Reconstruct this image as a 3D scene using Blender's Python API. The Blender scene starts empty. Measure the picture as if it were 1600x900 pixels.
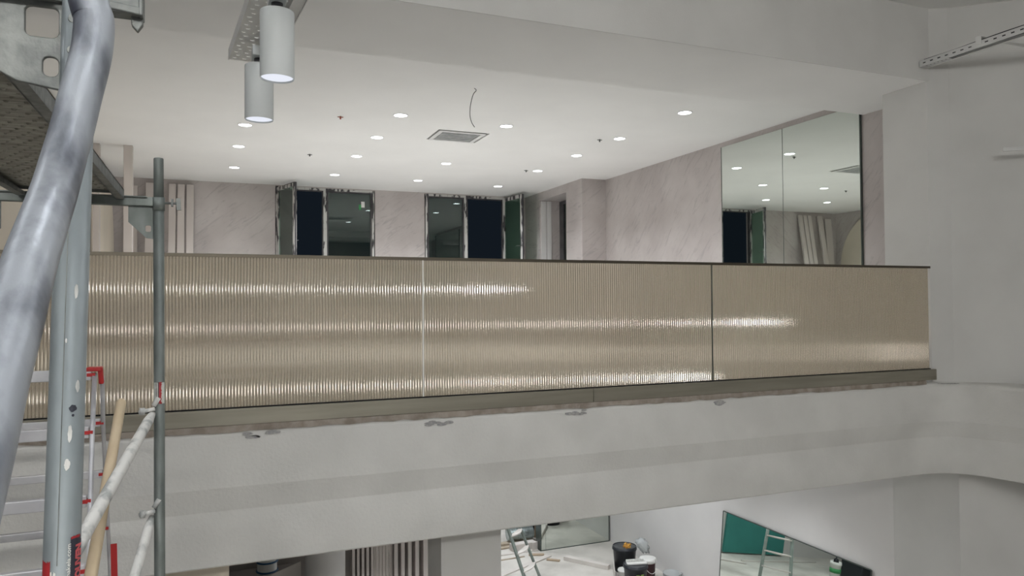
import bpy, bmesh, math, random
from mathutils import Vector, Matrix
random.seed(7)
H = 4.55                     # eye height above the lower floor; everything below is authored relative to the eye, lifted by H
SC = bpy.context.scene
COL = SC.collection

# ------------------------------------------------------------------ camera
yaw, pitch, roll = math.radians(22.2), math.radians(1.18), math.radians(0.4)
fw = Vector((math.sin(yaw)*math.cos(pitch), math.cos(yaw)*math.cos(pitch), math.sin(pitch)))
r0 = Vector((math.cos(yaw), -math.sin(yaw), 0)); u0 = r0.cross(fw)
R = r0*math.cos(roll)-u0*math.sin(roll); U = u0*math.cos(roll)+r0*math.sin(roll)
cd = bpy.data.cameras.new('camera'); cam = bpy.data.objects.new('camera', cd); COL.objects.link(cam)
cam.matrix_world = Matrix((( R.x, U.x, -fw.x, 0), (R.y, U.y, -fw.y, 0), (R.z, U.z, -fw.z, H), (0,0,0,1)))
cd.sensor_width = 36; cd.lens = 36*1150/1600; cd.clip_start = .05; cd.clip_end = 200
SC.camera = cam

# ------------------------------------------------------------------ world, exposure, light levels
w = bpy.data.worlds.new('night'); SC.world = w; w.use_nodes = True
w.node_tree.nodes['Background'].inputs[0].default_value = (.28, .42, .62, 1)
w.node_tree.nodes['Background'].inputs[1].default_value = .022
SC.view_settings.view_transform = 'Standard'; SC.view_settings.look = 'None'
SC.view_settings.exposure = 0.0; SC.view_settings.gamma = 1; SC.view_settings.use_curve_mapping = False
L_MEZZ, L_ATRIUM, L_LOWER, L_CYL = 14, 34, 60, .95
W_HALL, L_STREAK, L_FILL = 42, 16, 44
W_LOWER = 95
W_MEZZ = 108      # watts of each recessed downlight's beam

# ------------------------------------------------------------------ materials
def lin(c):
    return tuple((v/255/12.92 if v/255 <= .04045 else ((v/255+.055)/1.055)**2.4) for v in c)+(1,)
def mat(name, rgb, rough=.6, metal=0, vary=None, scale=6, bump=0, bscale=60, stretch=(1,1,1), rot=(0,0,0), lo=.35, hi=.65, detail=4, ior=1.45, trans=0, spec=.5, dist=.002):
    m = bpy.data.materials.new(name); m.use_nodes = True; nt = m.node_tree; N = nt.nodes; Lk = nt.links
    b = N['Principled BSDF']
    b.inputs['Base Color'].default_value = lin(rgb); b.inputs['Roughness'].default_value = rough
    b.inputs['Metallic'].default_value = metal; b.inputs['IOR'].default_value = ior
    b.inputs['Transmission Weight'].default_value = trans; b.inputs['Specular IOR Level'].default_value = spec
    tc = N.new('ShaderNodeTexCoord'); mp = N.new('ShaderNodeMapping'); Lk.new(tc.outputs['Object'], mp.inputs[0])
    mp.inputs['Scale'].default_value = stretch; mp.inputs['Rotation'].default_value = rot
    if vary:
        n = N.new('ShaderNodeTexNoise'); n.inputs['Scale'].default_value = scale; n.inputs['Detail'].default_value = detail
        Lk.new(mp.outputs[0], n.inputs['Vector'])
        r = N.new('ShaderNodeValToRGB'); r.color_ramp.elements[0].position = lo; r.color_ramp.elements[1].position = hi
        r.color_ramp.elements[0].color = lin(vary); r.color_ramp.elements[1].color = lin(rgb)
        Lk.new(n.outputs[0], r.inputs[0]); Lk.new(r.outputs[0], b.inputs['Base Color'])
    if bump:
        n2 = N.new('ShaderNodeTexNoise'); n2.inputs['Scale'].default_value = bscale; n2.inputs['Detail'].default_value = 3
        Lk.new(mp.outputs[0], n2.inputs['Vector'])
        bp = N.new('ShaderNodeBump'); bp.inputs['Strength'].default_value = bump; bp.inputs['Distance'].default_value = dist
        Lk.new(n2.outputs[0], bp.inputs['Height']); Lk.new(bp.outputs[0], b.inputs['Normal'])
    return m
def emis(name, rgb, s):
    m = bpy.data.materials.new(name); m.use_nodes = True; nt = m.node_tree; nt.nodes.clear()
    e = nt.nodes.new('ShaderNodeEmission'); o = nt.nodes.new('ShaderNodeOutputMaterial')
    e.inputs[0].default_value = lin(rgb); e.inputs[1].default_value = s; nt.links.new(e.outputs[0], o.inputs[0])
    return m
def marble(name, rot):
    """venetian plaster with dark diagonal streaks"""
    m = mat(name, (196,189,186), .35, 0, (182,174,171), 1.6, .15, 14, detail=6)
    nt = m.node_tree; N = nt.nodes; Lk = nt.links; b = N['Principled BSDF']
    base = b.inputs['Base Color'].links[0].from_socket
    tc = N.new('ShaderNodeTexCoord'); mp0 = N.new('ShaderNodeMapping'); Lk.new(tc.outputs['Object'], mp0.inputs[0]); mp0.inputs['Rotation'].default_value = rot
    mp = N.new('ShaderNodeMapping'); mp.inputs['Scale'].default_value = (1.2, 1.2, 6.5); Lk.new(mp0.outputs[0], mp.inputs[0])
    n = N.new('ShaderNodeTexNoise'); n.inputs['Scale'].default_value = 2.0; n.inputs['Detail'].default_value = 8; n.inputs['Roughness'].default_value = .72; n.inputs['Distortion'].default_value = .9
    Lk.new(mp.outputs[0], n.inputs['Vector'])
    r = N.new('ShaderNodeValToRGB'); r.color_ramp.elements[0].position = .53; r.color_ramp.elements[0].color = (0,0,0,1)
    r.color_ramp.elements[1].position = .78; r.color_ramp.elements[1].color = (.8,.8,.8,1); Lk.new(n.outputs[0], r.inputs[0])
    mx = N.new('ShaderNodeMix'); mx.data_type = 'RGBA'; Lk.new(r.outputs[0], mx.inputs[0]); Lk.new(base, mx.inputs[6]); mx.inputs[7].default_value = lin((138,132,133))
    Lk.new(mx.outputs[2], b.inputs['Base Color'])
    return m
M = {}
M['plaster'] = mat('atrium_plaster', (213,212,209), .8, 0, (204,203,200), 1.2, .35, 90)
M['flute_dark'] = mat('flute_reflection_dark', (74,74,74), .5, 0, (60,60,62), 2)  # dark only to feed reflections in the reeded glass
M['fascia'] = mat('fascia_plaster', (213,212,208), .7, 0, (203,202,198), 2.2, .8, 45, dist=.004)
M['ceiling'] = mat('ceiling_paint', (236,235,233), .85, 0, (231,230,228), .8)
M['white_wall'] = mat('white_wall_paint', (220,218,216), .7, 0, (212,210,208), 1.0, .1, 40)
M['cream'] = mat('cream_wall', (216,206,190), .7, 0, (206,197,182), 1.0)
M['marble_back'] = marble('marble_plaster_back', (0, math.radians(38), 0))
M['marble_right'] = marble('marble_plaster_right', (math.radians(48), 0, 0))
M['mezz_floor'] = mat('mezzanine_floor', (234,231,225), .3, 0, (226,223,217), 1.5)
M['concrete'] = mat('dusty_floor', (214,210,203), .75, 0, (182,178,171), 1.6, .3, 20, lo=.3, hi=.62, detail=8)
M['mortar'] = mat('mortar', (160,151,141), .9, 0, (134,124,114), 14, .8, 50, dist=.006)
M['bronze'] = mat('bronze_metal', (160,155,142), .38, .7, (146,142,130), 3, stretch=(.4,1,6))
M['rail'] = mat('rail_metal', (92,86,76), .4, .8)
M['galv'] = mat('galvanised_tube', (152,160,162), .45, .35, (112,118,121), 9, .3, 35, stretch=(1,1,.35), lo=.34, hi=.64, detail=7)
M['galv_bright'] = mat('galvanised_tube_dusty', (160,165,172), .42, .3, (78,81,92), 15, .5, 60, stretch=(1.3,.8,.5), lo=.36, hi=.60, detail=8)
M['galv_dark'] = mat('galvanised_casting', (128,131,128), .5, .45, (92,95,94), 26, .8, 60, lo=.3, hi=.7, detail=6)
M['galv_post'] = mat('galvanised_post', (128,134,131), .5, .3, (96,102,99), 16, .4, 45, stretch=(1,1,.4), lo=.3, hi=.7, detail=6)
M['deck'] = mat('deck_steel', (164,162,152), .7, .1, (118,115,105), 30, 1, 70, stretch=(.6,2,1), lo=.3, hi=.7, detail=8, dist=.003)
M['splash'] = mat('plaster_splashed_tube', (222,221,217), .75, .0, (168,170,168), 22, .8, 60, stretch=(1,.5,.5), lo=.36, hi=.52, detail=6)
M['alu'] = mat('ladder_aluminium', (206,206,208), .42, .35, (186,186,190), 8)
M['red'] = mat('red_plastic', (176,44,44), .45)
M['wood'] = mat('broom_wood', (206,188,160), .6, 0, (188,168,138), 8, stretch=(2,1,1), lo=.2, hi=.8)
M['lamp_body'] = mat('lamp_grey_paint', (208,212,212), .5, 0)
M['white_metal'] = mat('white_enamel', (218,218,216), .5, 0, (208,208,206), 5)
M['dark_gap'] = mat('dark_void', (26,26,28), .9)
M['foil'] = mat('foil_wrap', (206,207,207), .45, .1, (178,180,180), 9, .3, 12, dist=.003)
M['frame'] = mat('taped_window_frame', (196,194,190), .6, 0, (66,64,66), 9, .3, 30, stretch=(1.5,1.5,.35), lo=.44, hi=.50, detail=6)
M['frame_dark'] = mat('dark_window_frame', (84,82,84), .45, 0, (62,61,64), 6)
M['pane'] = mat('window_glass', (150,190,172), .01, 0, trans=1, ior=1.75)
M['mirror'] = mat('mirror_silver', (214,220,214), .012, 1)
M['edge'] = mat('mirror_edge', (70,78,74), .3)
M['board'] = mat('white_board', (214,208,202), .6, 0, (204,198,192), 4)
M['slat'] = mat('slat_paint', (206,198,193), .55)
M['slat_back'] = mat('slat_backing', (150,144,140), .7)
M['black'] = mat('black_plastic', (34,37,42), .4)
M['black2'] = mat('black_bucket_lid', (62,65,68), .4, 0, (84,86,88), 12)
M['yellow'] = mat('yellow_rubble', (214,164,76), .7, 0, (190,130,50), 20)
M['white_plastic'] = mat('white_plastic', (226,226,222), .4)
M['maroon'] = mat('maroon_plastic', (78,50,54), .45)
M['green'] = mat('green_print', (60,140,84), .5)
M['lime'] = mat('lime_print', (150,176,96), .5)
M['teal'] = mat('teal_board', (62,138,130), .7, 0, (58,130,123), 3)
M['ladder_green'] = mat('ladder_grey_metal', (142,152,146), .4, .4, (122,132,126), 10)
M['duct'] = mat('foil_duct', (190,204,202), .25, .8, (150,160,160), 6, stretch=(8,1,1))
M['plank'] = mat('rough_plank', (190,178,160), .8, 0, (160,146,126), 6, stretch=(1,6,1))
M['brown'] = mat('brown_offcut', (176,158,136), .8)
M['blue'] = mat('blue_plastic', (48,92,130), .4)
M['clear'] = mat('clear_film', (228,232,232), .25, 0, trans=.55, ior=1.2)
M['stain'] = mat('grey_smudge', (140,140,142), .9, 0, (170,168,164), 60, detail=8)
M['gold'] = mat('cream_patch', (206,200,176), .9)
M['text_white'] = mat('print_white', (220,220,214), .6)
M['text_red'] = mat('print_red', (196,92,96), .6)
M['sticker_dark'] = mat('sticker_dark', (52,54,64), .5)
M['sticker_red'] = mat('sticker_red', (158,44,48), .5)
M['sticker_white'] = mat('sticker_white', (228,228,220), .5, 0, (196,198,192), 60)
M['red_tag'] = mat('red_sprinkler', (160,80,60), .5)
M['led'] = emis('downlight_led', (246,250,255), L_MEZZ)
M['led_atrium'] = emis('atrium_led', (246,250,255), L_ATRIUM)
M['led_lower'] = emis('lower_led', (246,250,255), L_LOWER)
M['led_cyl'] = emis('spot_led', (240,244,255), L_CYL)
M['streak_soft'] = emis('streak_soft_glow', (252,246,236), 2.2)  # four emitters for the light panels added behind the viewer
M['streak_sharp'] = emis('streak_sharp_glow', (248,250,255), 45)
M['fill_high'] = emis('fill_high_glow', (252,251,248), L_FILL)
M['streak_mid'] = emis('streak_mid_glow', (250,250,250), L_STREAK)

def reeded():
    m = bpy.data.materials.new('bronze_reeded_glass'); m.use_nodes = True; nt = m.node_tree; nt.nodes.clear(); N = nt.nodes
    o = N.new('ShaderNodeOutputMaterial'); g = N.new('ShaderNodeBsdfGlass'); g.inputs['Color'].default_value = (.96,.92,.86,1)
    g.inputs['Roughness'].default_value = .025; g.inputs['IOR'].default_value = 1.5
    gl = N.new('ShaderNodeBsdfGlossy'); gl.inputs['Color'].default_value = (.93,.89,.82,1); gl.inputs['Roughness'].default_value = .05
    d = N.new('ShaderNodeBsdfDiffuse'); d.inputs['Color'].default_value = lin((222,205,178))
    m1 = N.new('ShaderNodeMixShader'); m1.inputs[0].default_value = .52; m2 = N.new('ShaderNodeMixShader'); m2.inputs[0].default_value = .24
    nt.links.new(g.outputs[0], m1.inputs[1]); nt.links.new(gl.outputs[0], m1.inputs[2])
    nt.links.new(m1.outputs[0], m2.inputs[1]); nt.links.new(d.outputs[0], m2.inputs[2]); nt.links.new(m2.outputs[0], o.inputs[0])
    return m
M['reeded'] = reeded()

# ------------------------------------------------------------------ helpers
def B(): return bmesh.new()
def V(*a): return Vector(a)
def box(bm, a, b):
    x0,y0,z0 = [min(p,q) for p,q in zip(a,b)]; x1,y1,z1 = [max(p,q) for p,q in zip(a,b)]
    v = [bm.verts.new(p) for p in ((x0,y0,z0),(x1,y0,z0),(x1,y1,z0),(x0,y1,z0),(x0,y0,z1),(x1,y0,z1),(x1,y1,z1),(x0,y1,z1))]
    for f in ((3,2,1,0),(4,5,6,7),(0,1,5,4),(1,2,6,5),(2,3,7,6),(3,0,4,7)): bm.faces.new([v[i] for i in f])
    return bm
def bar(bm, p, q, wd, ht, side=None):
    """box beam from p to q; wd along 'side', ht along the third axis"""
    p, q = Vector(p), Vector(q); d = (q-p).normalized()
    s = Vector(side) if side else V(0,0,1).cross(d)
    if s.length < 1e-4: s = V(1,0,0)
    s = (s-d*s.dot(d)).normalized(); t = d.cross(s)
    vs = []
    for e in (p, q):
        for a, b in ((-1,-1),(1,-1),(1,1),(-1,1)): vs.append(bm.verts.new(e+s*a*wd/2+t*b*ht/2))
    for f in ((0,1,2,3),(7,6,5,4),(0,4,5,1),(1,5,6,2),(2,6,7,3),(3,7,4,0)): bm.faces.new([vs[i] for i in f])
    return bm
def tube(bm, pts, r, n=24, caps=True):
    pts = [Vector(p) for p in pts]; rr = r if isinstance(r, (list,tuple)) else [r]*len(pts); rings = []
    ref = None
    for i, p in enumerate(pts):
        d = (pts[min(i+1,len(pts)-1)]-pts[max(i-1,0)]).normalized()
        if ref is None: ref = d.orthogonal().normalized()
        ref = (ref-d*ref.dot(d)).normalized(); t = d.cross(ref)
        rings.append([bm.verts.new(p+(ref*math.cos(2*math.pi*k/n)+t*math.sin(2*math.pi*k/n))*rr[i]) for k in range(n)])
    for a, b in zip(rings, rings[1:]):
        for k in range(n):
            f = bm.faces.new((a[k],a[(k+1)%n],b[(k+1)%n],b[k])); f.smooth = True
    if caps: bm.faces.new(rings[0][::-1]); bm.faces.new(rings[-1])
    return bm
def lathe(bm, c, prof, n=32):
    c = Vector(c); rings = []
    for r, z in prof: rings.append([bm.verts.new(c+V(r*math.cos(2*math.pi*k/n), r*math.sin(2*math.pi*k/n), z)) for k in range(n)])
    for a, b in zip(rings, rings[1:]):
        for k in range(n):
            f = bm.faces.new((a[k],a[(k+1)%n],b[(k+1)%n],b[k])); f.smooth = True
    bm.faces.new(rings[0][::-1]); bm.faces.new(rings[-1])
    return bm
def prism(bm, pts, off):
    """polygon (3D points) thickened by the vector off"""
    off = Vector(off); a = [bm.verts.new(p) for p in pts]; b = [bm.verts.new(Vector(p)+off) for p in pts]
    bm.faces.new(a[::-1]); bm.faces.new(b)
    for i in range(len(a)): bm.faces.new((a[i],a[(i+1)%len(a)],b[(i+1)%len(a)],b[i]))
    return bm
def holed_plate(bm, outer, holes, off):
    """flat plate with real holes: triangulated fill then thickened"""
    off = Vector(off); es = []
    for loop in [outer]+holes:
        vs = [bm.verts.new(p) for p in loop]
        for i in range(len(vs)): es.append(bm.edges.new((vs[i], vs[(i+1)%len(vs)])))
    bmesh.ops.triangle_fill(bm, use_beauty=True, use_dissolve=False, edges=es)
    ret = bmesh.ops.extrude_face_region(bm, geom=list(bm.faces))
    bmesh.ops.translate(bm, vec=off, verts=[g for g in ret['geom'] if isinstance(g, bmesh.types.BMVert)])
    return bm
def rrect(u0, v0, u1, v1, r, mk, n=4):
    pts = []
    for cx, cy, a in ((u1-r,v0+r,-90),(u1-r,v1-r,0),(u0+r,v1-r,90),(u0+r,v0+r,180)):
        for k in range(n+1):
            t = math.radians(a+90*k/n); pts.append(mk(cx+r*math.cos(t), cy+r*math.sin(t)))
    return pts
def world_loc(o):
    l = Vector((0,0,0))
    while o: l += o.location; o = o.parent
    return l
def obj(name, bm, m, parent=None, bevel=0, label=None, fix=True):
    if fix: bmesh.ops.recalc_face_normals(bm, faces=bm.faces[:])
    if bm.verts:
        xs = [v.co for v in bm.verts]; lo = Vector([min(c[i] for c in xs) for i in range(3)]); hi = Vector([max(c[i] for c in xs) for i in range(3)])
    base = world_loc(parent) if parent else V((lo.x+hi.x)/2, (lo.y+hi.y)/2, lo.z)
    bmesh.ops.translate(bm, vec=-base, verts=bm.verts[:])
    me = bpy.data.meshes.new(name); bm.to_mesh(me); bm.free(); me.materials.append(m)
    o = bpy.data.objects.new(name, me); COL.objects.link(o)
    if parent: o.parent = parent
    else: o.location = base
    if bevel:
        md = o.modifiers.new('bevel', 'BEVEL'); md.width = bevel; md.segments = 2; md.limit_method = 'ANGLE'
    if label: o['label'] = label
    return o
def tag(o, label, cat, group=None, kind=None):
    o['label'] = label; o['category'] = cat
    if group: o['group'] = group
    if kind: o['kind'] = kind
    return o
def thing(name, loc, label, cat, group=None):
    o = bpy.data.objects.new(name, None); COL.objects.link(o); o.location = loc; o.empty_display_size = .1
    return tag(o, label, cat, group)
def struct(name, bm, m, parent=None, bevel=0):
    o = obj(name, bm, m, parent, bevel)
    if not parent: o['kind'] = 'structure'
    return o
def swall(name, pts, z0, z1, m, th=.12, side=1):
    """vertical wall along a plan polyline, thickened to one side"""
    bm = B(); P = [Vector((x,y,0)) for x,y in pts]; Q = []
    for i, p in enumerate(P):
        d = (P[min(i+1,len(P)-1)]-P[max(i-1,0)]).normalized(); Q.append(p+V(-d.y,d.x,0)*th*side)
    for i in range(len(P)-1):
        a,b,c,d = P[i],P[i+1],Q[i+1],Q[i]
        v = [bm.verts.new((q.x,q.y,z)) for z in (z0,z1) for q in (a,b,c,d)]
        for f in ((3,2,1,0),(4,5,6,7),(0,1,5,4),(1,2,6,5),(2,3,7,6),(3,0,4,7)): bm.faces.new([v[j] for j in f])
    return struct(name, bm, m)

# ================================================================== STRUCTURE
FZ, LC = -4.55, -1.70        # lower floor, lower ceiling
# --- lower floor and atrium shell
struct('floor', box(B(), (-4.5,-4.6,FZ-.15), (9.5,16.2,FZ)), M['concrete'])
struct('ceiling', box(B(), (-4.4,-4.5,2.893), (9.4,5.143,3.0)), M['ceiling'])
swall('wall_rear', [(-4.4,-4.4),(9.4,-4.4)], FZ, 2.893, M['plaster'], side=-1)
swall('wall_left', [(-4.3,-4.4),(-4.3,6.5)], FZ, 2.893, M['flute_dark'])  # unseen wall kept dark so every glass flute reflects a dark edge
# right side of the atrium above the curved fascia
swall('wall_right', [(7.10,5.80),(6.56,5.68),(6.555,5.155),(6.74,5.06),(7.3,4.58),(7.75,4.0),(7.9,3.0),(7.9,-4.4)], -.86, 2.893, M['plaster'], side=1)
# upper front of the mezzanine: beam, soffit, step and ceiling
struct('trim_1', box(B(), (-4.3,5.143,2.172), (7.3,5.152,3.0)), M['plaster'])
struct('ceiling', box(B(), (-4.3,5.154,2.172), (7.2,6.372,2.60)), M['ceiling'])
bm = B()
X0,X1,Y0,Y1 = -4.3,7.2,6.374,15.6; a0,a1,b0,b1 = 2.86,3.60,9.60,10.24
for (p,q) in (((X0,Y0),(X1,b0)),((X0,b1),(X1,Y1)),((X0,b0),(a0,b1)),((a1,b0),(X1,b1))): box(bm, (p[0],p[1],2.372), (q[0],q[1],2.46))
struct('ceiling', bm, M['ceiling'])
struct('floor', box(B(), (-4.3,5.32,-1.55), (7.2,15.4,-.72)), M['mezz_floor'])
struct('ceiling', box(B(), (-4.3,5.13,-1.664), (7.3,12.7,-1.56)), M['ceiling'])
# marble back wall of the mezzanine with two window openings
bm = B(); YB = 15.2
for x0, x1, z0, z1 in ((-2.0,1.16,-.72,2.372),(3.14,4.20,-.72,2.372),(6.06,7.2,-.72,2.372),(1.16,3.14,-.72,-.1),(4.20,6.06,-.72,-.1),(1.16,3.14,2.352,2.372),(4.2,6.06,2.352,2.372)):
    box(bm, (x0,YB,z0), (x1,YB+.22,z1))
struct('wall_back', bm, M['marble_back'])
# right marble wall, pier and window niche
bm = B()
box(bm, (7.05,5.9,-.72), (7.25,12.45,2.372))
struct('wall_right', bm, M['marble_right'])
bm = B()
box(bm, (6.535,12.45,-.72), (7.25,13.13,2.372)); box(bm, (6.535,13.13,2.2), (7.05,14.40,2.372)); box(bm, (6.535,13.13,-.72), (7.05,14.40,0.0)); box(bm, (6.535,14.40,-.72), (7.25,15.2,2.372))
struct('wall_right', bm, M['marble_back'])
struct('wall_left', box(B(), (-1.86,6.5,-.72), (-1.70,15.2,2.372)), M['marble_right'])
# niche window on the right
def fixed_frame(bm, x0, x1, z0, z1, y0, y1, t=.06):
    box(bm,(x0,y0,z0),(x0+t,y1,z1)); box(bm,(x1-t,y0,z0),(x1,y1,z1)); box(bm,(x0+t,y0,z1-t),(x1-t,y1,z1)); box(bm,(x0+t,y0,z0),(x1-t,y1,z0+t))
w3 = bpy.data.objects.new('window_3', None); COL.objects.link(w3); w3.location = (7.05,13.7,0); w3['kind'] = 'structure'
bm = B()
for y0,y1,z0,z1 in ((13.14,13.2,0,2.19),(14.20,14.39,0,2.19),(13.2,14.20,2.12,2.19),(13.2,14.20,0,.07)): box(bm,(7.0,y0,z0),(7.06,y1,z1))
obj('window_frame', bm, M['frame_dark'], w3)
obj('pane', box(B(),(7.02,13.2,.07),(7.03,14.20,2.12)), M['pane'], w3)
obj('reveal_strip', box(B(), (6.56,14.385,.0),(6.68,14.399,2.19)), M['white_wall'], w3)
obj('reveal_strip', box(B(), (6.695,14.38,.0),(6.80,14.399,2.19)), M['white_wall'], w3)

# --- windows in the back wall
def sash(parent, hx, width, ang, sgn, z0=0.0, z1=2.32):
    """open casement hinged at hx, sgn=+1 opens from a left hinge"""
    a = math.radians(ang); d = V(sgn*math.cos(a), -math.sin(a), 0); n = V(d.y,-d.x,0); h = V(hx, YB-.01, 0); t = .075; th = .055
    bm = B()
    for u in (t/2, width-t/2): bar(bm, h+d*u+V(0,0,z0), h+d*u+V(0,0,z1), t, th, d)
    for z in (z0+t/2, z1-t/2): bar(bm, h+d*t+V(0,0,z), h+d*(width-t)+V(0,0,z), t, th, V(0,0,1))
    s = obj('sash', bm, M['frame'], parent, .006)
    obj('pane', bar(B(), h+d*width/2+V(0,0,z0+t), h+d*width/2+V(0,0,z1-t), width-2*t+.01, .012, d), M['pane'], s)
    b2 = B(); bar(b2, h+d*(width+.002)+V(0,0,z0), h+d*(width+.002)+V(0,0,z1), .012, th*.55, d); bar(b2, h+d*(.5*width)+n*sgn*.03+V(0,0,z1-.008), h+d*(width-.01)+n*sgn*.03+V(0,0,z1-.008), .01,.01)
    obj('edge_seal', b2, M['frame_dark'], s)
    e = h+d*(width-t/2)+V(0,0,1.22); inn = -n*sgn if (n*sgn).dot(V(1,0,0))*sgn < 0 else n*sgn
    b3 = B(); tube(b3, [e+inn*.02, e+inn*.07], .009, 10); bar(b3, e+inn*.07, e+inn*.075-d*.11, .02, .012)
    obj('handle', b3, M['frame_dark'], s)
def window(name, x0, x1, xm, mirror):
    w_ = bpy.data.objects.new(name, None); COL.objects.link(w_); w_.location = ((x0+x1)/2, YB, -.1); w_['kind'] = 'structure'
    bm = B(); fixed_frame(bm, x0, x1, -.1, 2.35, YB-.01, YB+.09, .045); box(bm, (xm-.035,YB-.012,-.055), (xm+.035,YB+.085,2.305))
    obj('window_frame', bm, M['frame'], w_)
    g0, g1 = (xm+.035, x1-.045) if not mirror else (x0+.045, xm-.035)
    bm = B(); fixed_frame(bm, g0, g1, -.055, 2.305, YB+.005, YB+.07, .03); obj('glazing_bead', bm, M['frame_dark'], w_)
    obj('pane', box(B(), (g0+.03,YB+.03,-.025), (g1-.03,YB+.042,2.275)), M['pane'], w_)
    bm = B(); o0, o1 = (x0+.045, xm-.035) if not mirror else (xm+.035, x1-.045)
    fixed_frame(bm, o0, o1, -.055, 2.305, YB+.02, YB+.08, .022); obj('rebate', bm, M['frame_dark'], w_)
    return w_
w1 = window('window_1', 1.17, 3.12, 2.125, False); sash(w1, 1.21, .86, 73, 1)
w2 = window('window_2', 4.22, 6.05, 5.125, True);  sash(w2, 6.01, .86, 97, -1)
obj('window_sticker', box(B(), (2.86,YB+.026,2.0), (2.93,YB+.029,2.12)), M['white_plastic'], w1, label='white paper sticker on the pane')
obj('window_sticker', box(B(), (2.81,YB+.026,1.95), (2.86,YB+.029,2.06)), M['green'], w1, label='green paper sticker on the pane')

# --- balcony fascia: one moulded profile swept along the slab edge and round the corner
def catmull(P, n=8):
    out = []
    for i in range(len(P)-1):
        p0,p1,p2,p3 = P[max(i-1,0)],P[i],P[i+1],P[min(i+2,len(P)-1)]
        for k in range(n):
            t = k/n; out.append(.5*((2*p1)+(p2-p0)*t+(2*p0-5*p1+4*p2-p3)*t*t+(3*p1-p0-3*p2+p3)*t**3))
    out.append(P[-1]); return out
path = [V(-4.3,5.10,0),V(0,5.10,0),V(5.6,5.10,0)]+catmull([V(p[0],p[1],0) for p in ((6.0,5.10),(6.3,5.10),(6.52,5.06),(6.68,4.96),(6.77,4.80),(6.82,4.6),(6.88,4.35),(7.0,3.9),(7.2,3.2))],6)+[V(7.45,2.2,0),V(7.6,-4.4,0)]
prof = [(-.28,-.800),(-.03,-.802),(-.006,-.812),(.004,-.84),(.012,-1.00),(.016,-1.170),(.004,-1.22),(-.008,-1.27),(-.019,-1.325),(-.013,-1.37),(-.003,-1.43),(.004,-1.50),(.006,-1.58),(.006,-1.664),(-.002,-1.674),(-.24,-1.68)]
bm = B(); rings = []
for i, p in enumerate(path):
    d = (path[min(i+1,len(path)-1)]-path[max(i-1,0)]).normalized(); n = V(d.y,-d.x,0)
    rings.append([bm.verts.new((p.x+n.x*o, p.y+n.y*o, z)) for o, z in prof])
for a, b in zip(rings, rings[1:]):
    for k in range(len(prof)-1):
        f = bm.faces.new((a[k],b[k],b[k+1],a[k+1])); f.smooth = True
fas = struct('trim_2', bm, M['fascia']); md = fas.modifiers.new('split','EDGE_SPLIT'); md.split_angle = math.radians(11)
bm = B()
for x0, x1 in ((-3.5,-.8),(-.8,.95),(.95,2.6),(2.6,4.4),(4.4,6.4)):
    n = 22; pts = []
    for k in range(n+1):
        x = x0+(x1-x0)*k/n; pts.append((x, 5.092, -.816+random.uniform(-.007,.006)))
    prism(bm, [(x0,5.092,-.776)]+pts+[(x1,5.092,-.776)], (0,.05,0))
struct('trim_3', bm, M['mortar'])
# smudges where the render is scuffed
sm = thing('wall_smudge', (1.5,5.08,-.85), 'dark scuffs and filler patches along the top of the white balcony edge', 'stain')
for cx, wd in ((.30,.17),(1.50,.16),(2.63,.18),(3.96,.07)):
    for k in range(9):
        x = cx+random.uniform(-wd,wd)*.6; z = -.845+random.uniform(-.022,.012); s = random.uniform(.012,.035)
        obj('smudge', prism(B(), [(x+s*math.cos(t)*random.uniform(.7,1.6), 5.0885+.002*(z+.845), z+s*.35*math.sin(t)) for t in [j*math.pi/4 for j in range(8)]], (0,.006,0)), M['stain'], sm)
for k in range(7):
    x = 6.50+.03*k; obj('smudge', bar(B(), (x,5.052-.012*k,-.806), (x+.06,5.03-.012*k,-.81), .006,.004), M['stain'], sm)

# --- lower level walls
struct('wall_right', box(B(), (7.05,6.02,FZ), (7.25,12.4,LC)), M['white_wall'])
swall('wall_right', [(7.10,6.20),(7.04,6.02),(6.86,5.12),(7.42,4.62),(7.9,3.6),(7.9,-4.4)], FZ, -1.675, M['plaster'], side=1)
struct('wall_back', box(B(), (5.60,12.42,FZ), (7.25,12.6,LC)), M['white_wall'])
struct('wall_back', box(B(), (-4.3,12.15,FZ), (4.38,12.35,-1.664)), M['white_wall'])
struct('wall_back', box(B(), (2.3,15.9,FZ), (7.3,16.1,LC)), M['white_wall'])
struct('wall_left', box(B(), (2.50,12.36,FZ), (2.6,15.9,LC)), M['white_wall'])
struct('wall_front', box(B(), (-4.3,5.5,FZ), (.114,5.75,-1.66)), M['cream'])
struct('trim_4', box(B(), (1.64,5.5,FZ), (2.135,5.88,-1.66)), M['plaster'])
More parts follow.
